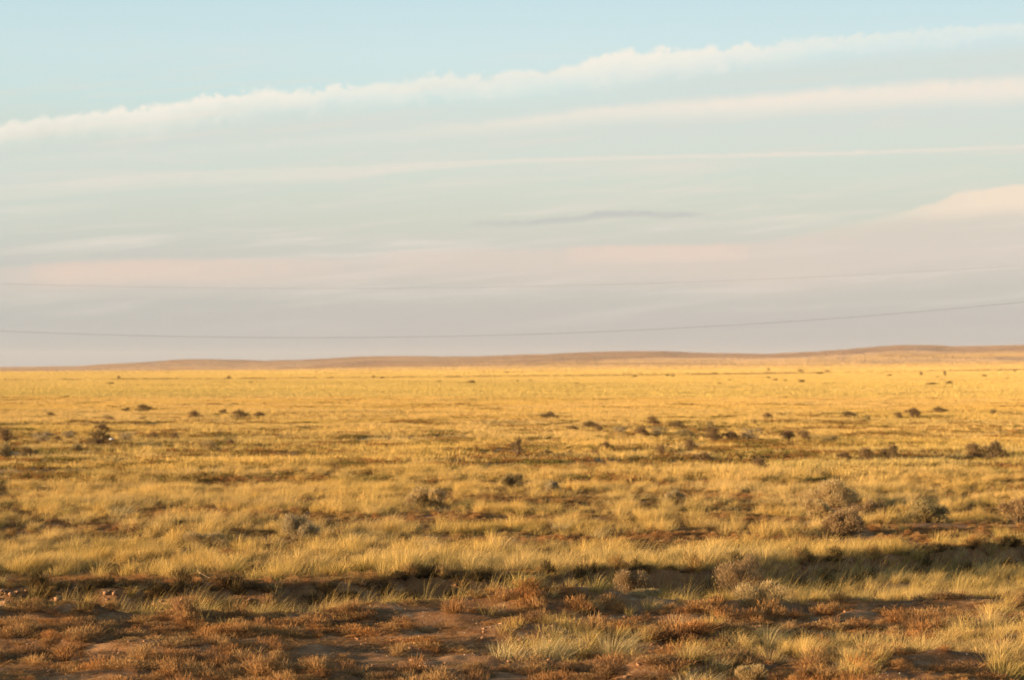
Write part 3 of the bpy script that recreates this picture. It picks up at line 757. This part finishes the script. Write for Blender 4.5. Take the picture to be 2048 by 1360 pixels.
# ------------------------------------------------------------ shrubs
def shrub_meshes(kind, w_, d_, h_, leaf, nl, nt, seed, name):
    R = np.random.default_rng(seed)
    wire = twigs(nt, w_, d_, h_ * 1.02, leaf * .32, R)
    lv = dome_leaves(nl, w_, d_, h_, leaf, R, 9, .35, .5 if kind == 'pale' else .3)
    return (pmesh(name + '_branches', wire, M_wood if kind != 'pale' else M_leaf['pale']), pmesh(name + '_foliage', lv, M_leaf[kind]))
cache = {}
def put_shrub(px, py, wp, hp, kind, label, group, k):
    if kind == 'brown' and py < 950: kind = 'umber'
    x, y, z, wm, dm, hm = shrub_place(px, py, wp, hp); d = y
    big = d < 60
    e = bpy.data.objects.new('shrub', None); C.collection.objects.link(e)
    e.empty_display_size = .1
    e.location = (x, y, z - .02)
    if big:
        a, b = shrub_meshes(kind, wm, dm, hm, .026 if d < 40 else .036, int(3400 + 3600 * wm), int(90 + 90 * wm), 300 + k, 'bush')
        sc = (1, 1, 1)
    else:
        kk = (kind, 'm' if d < 200 else 'f', k % 2 if d < 200 else 0)
        if kk not in cache:
            if d < 200: cache[kk] = shrub_meshes(kind, 1, 1, 1, .075, 1100, 110, 500 + len(cache), 'bush')
            else: cache[kk] = shrub_meshes(kind, 1, 1, 1, .16, 240, 30, 500 + len(cache), 'bush')
        a, b = cache[kk]; sc = (wm, dm, hm)
    e.rotation_euler = (0, 0, rng.uniform(-.5, .5)); e.scale = sc
    tag(e, label, 'shrub', group)
    link('branches', a, e); link('foliage', b, e)
for k, s in enumerate(S):
    put_shrub(*s[:5], s[5], NEARS if s[1] > 800 else FARS, k)
for k, s in enumerate(far_specks):
    put_shrub(*s, 'brown' if k % 2 else 'dark', 'tiny dark bush among others of its size along the dark line near the horizon', FARS, 200 + k)

# the dark line of scrub along an old track near the horizon
R = np.random.default_rng(77)
def scrub_line():
    pts = [(-300, 764), (0, 762), (500, 759.5), (800, 757), (1050, 754), (1400, 751), (1700, 746), (2048, 742.5), (2300, 741)]
    coll = proto_coll('line_scrub', [pmesh('s', spatch(1.6, 7, 1.3, .42, .22, R, 16), M_grass) for _ in range(3)])
    P = []
    pxs = np.array([p[0] for p in pts]); ys = np.array([p[1] for p in pts])
    for px in np.arange(-300, 2300, 1.7):
        py = np.interp(px, pxs, ys); gate = fbm(np.array([px / 90.]), np.array([3.]), 3, 5)[0]
        if R.uniform() > .72 + .6 * gate - (.30 if px < 550 else 0): continue
        x, y = g_of(px, py); y += R.normal(0, 1.0); P.append((x, y))
    P = np.array(P); n = len(P)
    z = terrain(P[:, 0], P[:, 1])
    s = R.uniform(.7, 1.3, n); s3 = np.stack([s, s, s * R.uniform(.6, 1.1, n) * P[:, 1] / 700], -1)
    scatter('scrub', coll, np.column_stack([P, z]), R.uniform(0, 6, n), s3, R.integers(0, 3, n), np.tile([.38, .25, .12], (n, 1)), np.zeros(n),
            'thin dark line of scrub along an old track across the far plain', 'scrub')
scrub_line()

# ------------------------------------------------------------ single tussocks that stand out
T = [  # px, foot row, height px, blades, spread m, look, label
 (1045, 1222, 44, 130, .16, 'gold', 'bright yellow tussock in front of the ditch, centre right'),
 (1030, 1184, 60, 90, .10, 'gold', 'tall straw tussock leaning out over the dark ditch bank'),
 (1195, 1216, 46, 60, .12, 'gold', 'small yellow tussock right of the bright one before the ditch'),
 (1105, 1305, 62, 150, .22, 'pale', 'leaning pale tussock on bare ground, left of a pair at the bottom'),
 (1020, 1306, 46, 110, .22, 'pale', 'low pale tussock at the left end of the bottom grass strip'),
 (1228, 1304, 68, 160, .14, 'pale', 'upright pale tussock, right of a pair at the bottom'),
 (1362, 1272, 50, 60, .12, 'pale', 'thin straw tussock on the bare berm, centre right'),
 (1535, 1288, 62, 24, .05, 'pale', 'single sheaf of tall stalks above the bottom right grass strip'),
 (1990, 1246, 62, 34, .16, 'pale', 'arching pale stalks near the right edge of the foreground'),
 (1965, 1246, 50, 26, .12, 'pale', 'shorter straight stalks left of the arching ones'),
 (1715, 1365, 56, 120, .16, 'gold', 'tussock at the bottom edge, left of the two at bottom right'),
 (2015, 1365, 66, 150, .20, 'gold', 'tall tussock in the bottom right corner'),
 (1385, 1372, 60, 120, .16, 'pale', 'pale tussock at the bottom edge beside the wiry bush'),
 (170, 1246, 60, 26, .08, 'olive', 'sheaf of thin stalks in the ditch near the left edge, right one'),
 (50, 1242, 44, 22, .08, 'olive', 'sheaf of thin stalks in the ditch at the left edge'),
 (405, 1236, 56, 26, .12, 'olive', 'loose leaning stalks in the ditch, left third of the picture'),
 (520, 1232, 52, 40, .16, 'olive', 'wider leaning stalks in the ditch, left of centre'),
 (320, 1236, 50, 14, .06, 'olive', 'thin sparse stalks in the middle of the left ditch'),
 (468, 1148, 46, 110, .14, 'gold', 'bright tussock on the tall grass band, left'),
 (555, 1154, 40, 110, .16, 'gold', 'rounded yellow tussock right of the bright one on the left band'),
 (645, 1150, 40, 90, .14, 'gold', 'yellow tussock at the middle of the left grass band'),
 (735, 1150, 46, 120, .16, 'gold', 'broad golden tussock on the band left of centre'),
 (855, 1108, 44, 110, .15, 'pale', 'straw tussock behind the band, just left of centre'),
 (1000, 1100, 40, 110, .16, 'pale', 'pale leaning tussock behind the band at the centre'),
 (240, 1040, 40, 120, .20, 'pale', 'pale broad tussock in the left middle distance'),
 (130, 1036, 32, 100, .16, 'gold', 'yellow tussock near the left edge above the bare soil'),
 (402, 1050, 26, 90, .16, 'gold', 'small yellow tussock on reddish soil at left'),
 (1188, 1076, 36, 80, .14, 'pale', 'pale tussock right of centre on reddish ground'),
 (1118, 1068, 36, 80, .14, 'pale', 'pale tussock left of its twin right of centre'),
 (1985, 1165, 46, 90, .16, 'olive', 'green tussock in the ditch near the right edge'),
]
TC = {'gold': ((.60, .44, .15), .5), 'pale': ((.66, .52, .27), .25), 'olive': ((.42, .33, .13), .5)}
for k, (px, py, hp, nb, spd, look, lab) in enumerate(T):
    R = np.random.default_rng(900 + k)
    x, y = g_of(px, py); h = hp / F * y
    parts = [blades(int(nb * 1.8), h * .72, spd, .0042, .42, .22, 5, .45, R=R, nod=.75), blades(max(8, nb // 4), h * 1.15, spd * .7, .0035, .25, .34, 5, .25, R=R, nod=1.1)]
    me = pmesh('tussock', join(parts), M_tuft)
    o = link('grass_tussock', me); o.location = (x, y, float(terrain(np.array([x]), np.array([y]))[0]) - .02)
    c, g = TC[look]; o['tint'] = list(c); o['green'] = g
    tag(o, lab, 'grass tussock', 'standout grass tussocks')

# ------------------------------------------------------------ small things on the ground
def simple_mat(name, c, rough=.9):
    m, n = nmat(name); g = n.new('ShaderNodeNewGeometry')
    k = n.noise(g.outputs['Position'], 30, 4, .6)
    bs = n.new('ShaderNodeBsdfPrincipled'); bs.inputs['Roughness'].default_value = rough
    n.put(bs.inputs['Base Color'], n.mix(k, tuple(v * .7 for v in c), tuple(min(1, v * 1.25) for v in c)))
    return finish(m, n, bs.outputs[0])
def rock(R, sz=1.0):
    import bmesh
    bm = bmesh.new(); bmesh.ops.create_icosphere(bm, subdivisions=2, radius=sz)
    V = np.array([v.co[:] for v in bm.verts]); Q = np.array([[v.index for v in f.verts] for f in bm.faces]); bm.free()
    V *= (1 + .6 * fbm(V[:, 0] * 2.1 + R.uniform(0, 50), V[:, 1] * 2.1 + V[:, 2] * 2.7, 3, 9, .7))[:, None] * np.array([1, .85, .62])
    return V, Q
R = np.random.default_rng(5)
M_clod = simple_mat('soil_clod', (.30, .155, .075)); M_peb = simple_mat('pale_pebble', (.46, .38, .28))
def clods():
    coll = proto_coll('clod', [mesh_np('clod', *rock(R), [M_clod]) for _ in range(5)])
    n = 34000; x = R.uniform(-14, 14, n); by = np.interp(x, BX, BY)
    y = np.where(R.uniform(0, 1, n) < .45, by + R.normal(-.7, .5, n), R.uniform(19, 36, n))
    b = bank_rel(x, y); keep = (b < .1) & (fbm(x / .8, y / .6, 2, 88) > -.15); x, y = x[keep], y[keep]; n = len(x)
    s = .007 + .042 * R.uniform(0, 1, n) ** 4 * np.where(np.abs(b[keep] + .5) < 1, 1.25, .7)
    scatter('soil_clods', coll, np.stack([x, y, terrain(x, y) + s * .15], -1), R.uniform(0, 6, n), np.stack([s, s, s], -1), R.integers(0, 5, n), np.ones((n, 3)), np.zeros(n),
            'crumbled reddish soil clods along the ditch and bare foreground', 'soil clods')
    coll = proto_coll('pebble', [mesh_np('pebble', *rock(R), [M_peb]) for _ in range(3)])
    n = 3500; x = R.uniform(-9, 9, n); y = R.uniform(20, 31, n); keep = (plat_rel(x, y) < 0) & (fbm(x / 1.5, y, 2, 99) > 0); x, y = x[keep], y[keep]; n = len(x)
    s = R.uniform(.004, .010, n)
    scatter('pebbles', coll, np.stack([x, y, terrain(x, y) + s * .3], -1), R.uniform(0, 6, n), np.stack([s, s, s], -1), R.integers(0, 3, n), np.ones((n, 3)), np.zeros(n),
            'tiny whitish pebbles strewn over the bare foreground soil', 'pebbles')
clods()

def tube(name, pts, rad, mat, parent=None):
    cu = bpy.data.curves.new(name, 'CURVE'); cu.dimensions = '3D'; cu.bevel_depth = rad; cu.bevel_resolution = 2; cu.use_fill_caps = True
    s = cu.splines.new('POLY'); s.points.add(len(pts) - 1)
    for p, q in zip(s.points, pts): p.co = (*q, 1)
    o = bpy.data.objects.new(name, cu); C.collection.objects.link(o)
    dg = bpy.context.evaluated_depsgraph_get(); me = bpy.data.meshes.new_from_object(o.evaluated_get(dg)); me.name = name
    bpy.data.objects.remove(o); bpy.data.curves.remove(cu)
    me.materials.append(mat)
    for p in me.polygons: p.use_smooth = True
    return link(name, me, parent)
def gz(x, y): return float(terrain(np.array([x]), np.array([y]))[0])
# dry curved stalk lying before the left bank
x0, y0 = g_of(393, 1168); pts = []
for i in range(9):
    s = i / 8; xx = x0 + .20 * s; yy = y0 + .18 - .18 * s; pts.append((xx, yy, gz(xx, yy) + .11 - .09 * s ** .5 + .015))
o = tube('dry_stalk', pts, .0035, simple_mat('bleached_stalk', (.50, .34, .20))); tag(o, 'curved pale dry stalk lying on brown scrub at left above the ditch', 'stalk')
# pale scrap between the bushes at left
v, q = rock(np.random.default_rng(3), .10); x, y = g_of(224, 887)
o = link('pale_scrap', mesh_np('pale_scrap', v * np.array([1.3, .8, .8]), q, [simple_mat('white_scrap', (.72, .74, .80))], None, True)); o.location = (x, y, gz(x, y) + .12)
tag(o, 'small bluish white scrap lying at the foot of the largest dark bush at left', 'litter')

# ------------------------------------------------------------ overhead wires
M_wire = simple_mat('weathered_wire', (.16, .13, .12), .6)
def wire(a, x0, y0, D, rad, lab):
    pts = []
    for px in np.arange(-1600, 3700, 60):
        py = y0 - a * (px - x0) ** 2
        pts.append(((px - 1024) / F * D, D, H + (HOR - py) / F * D))
    o = tube('overhead_wire', pts, rad, M_wire); tag(o, lab, 'wire', 'overhead wires')
wire(3.5e-5, 620, 675.5, 120, .0062, 'lower overhead wire sagging just above the hills')
wire(2.35e-5, 640, 577, 122, .0034, 'upper fainter overhead wire across the pink band of cloud')

# ------------------------------------------------------------ the air
hm_ = bpy.data.meshes.new('haze')
import bmesh
bm = bmesh.new(); bmesh.ops.create_cube(bm, size=1)
for v in bm.verts: v.co = (v.co.x * 24400, v.co.y * 24400, 20 + v.co.z * 130)
bm.to_mesh(hm_); bm.free()
m = bpy.data.materials.new('air'); m.use_nodes = True; m.node_tree.nodes.clear()
pv = m.node_tree.nodes.new('ShaderNodeVolumePrincipled'); pv.inputs['Density'].default_value = 3.2e-5; pv.inputs['Color'].default_value = (.92, .90, .92, 1)
mo = m.node_tree.nodes.new('ShaderNodeOutputMaterial'); m.node_tree.links.new(pv.outputs[0], mo.inputs['Volume'])
hm_.materials.append(m)
ho = link('haze', hm_); tag(ho, 'thin pale air over the whole plain softening the far hills', 'haze', kind='stuff')
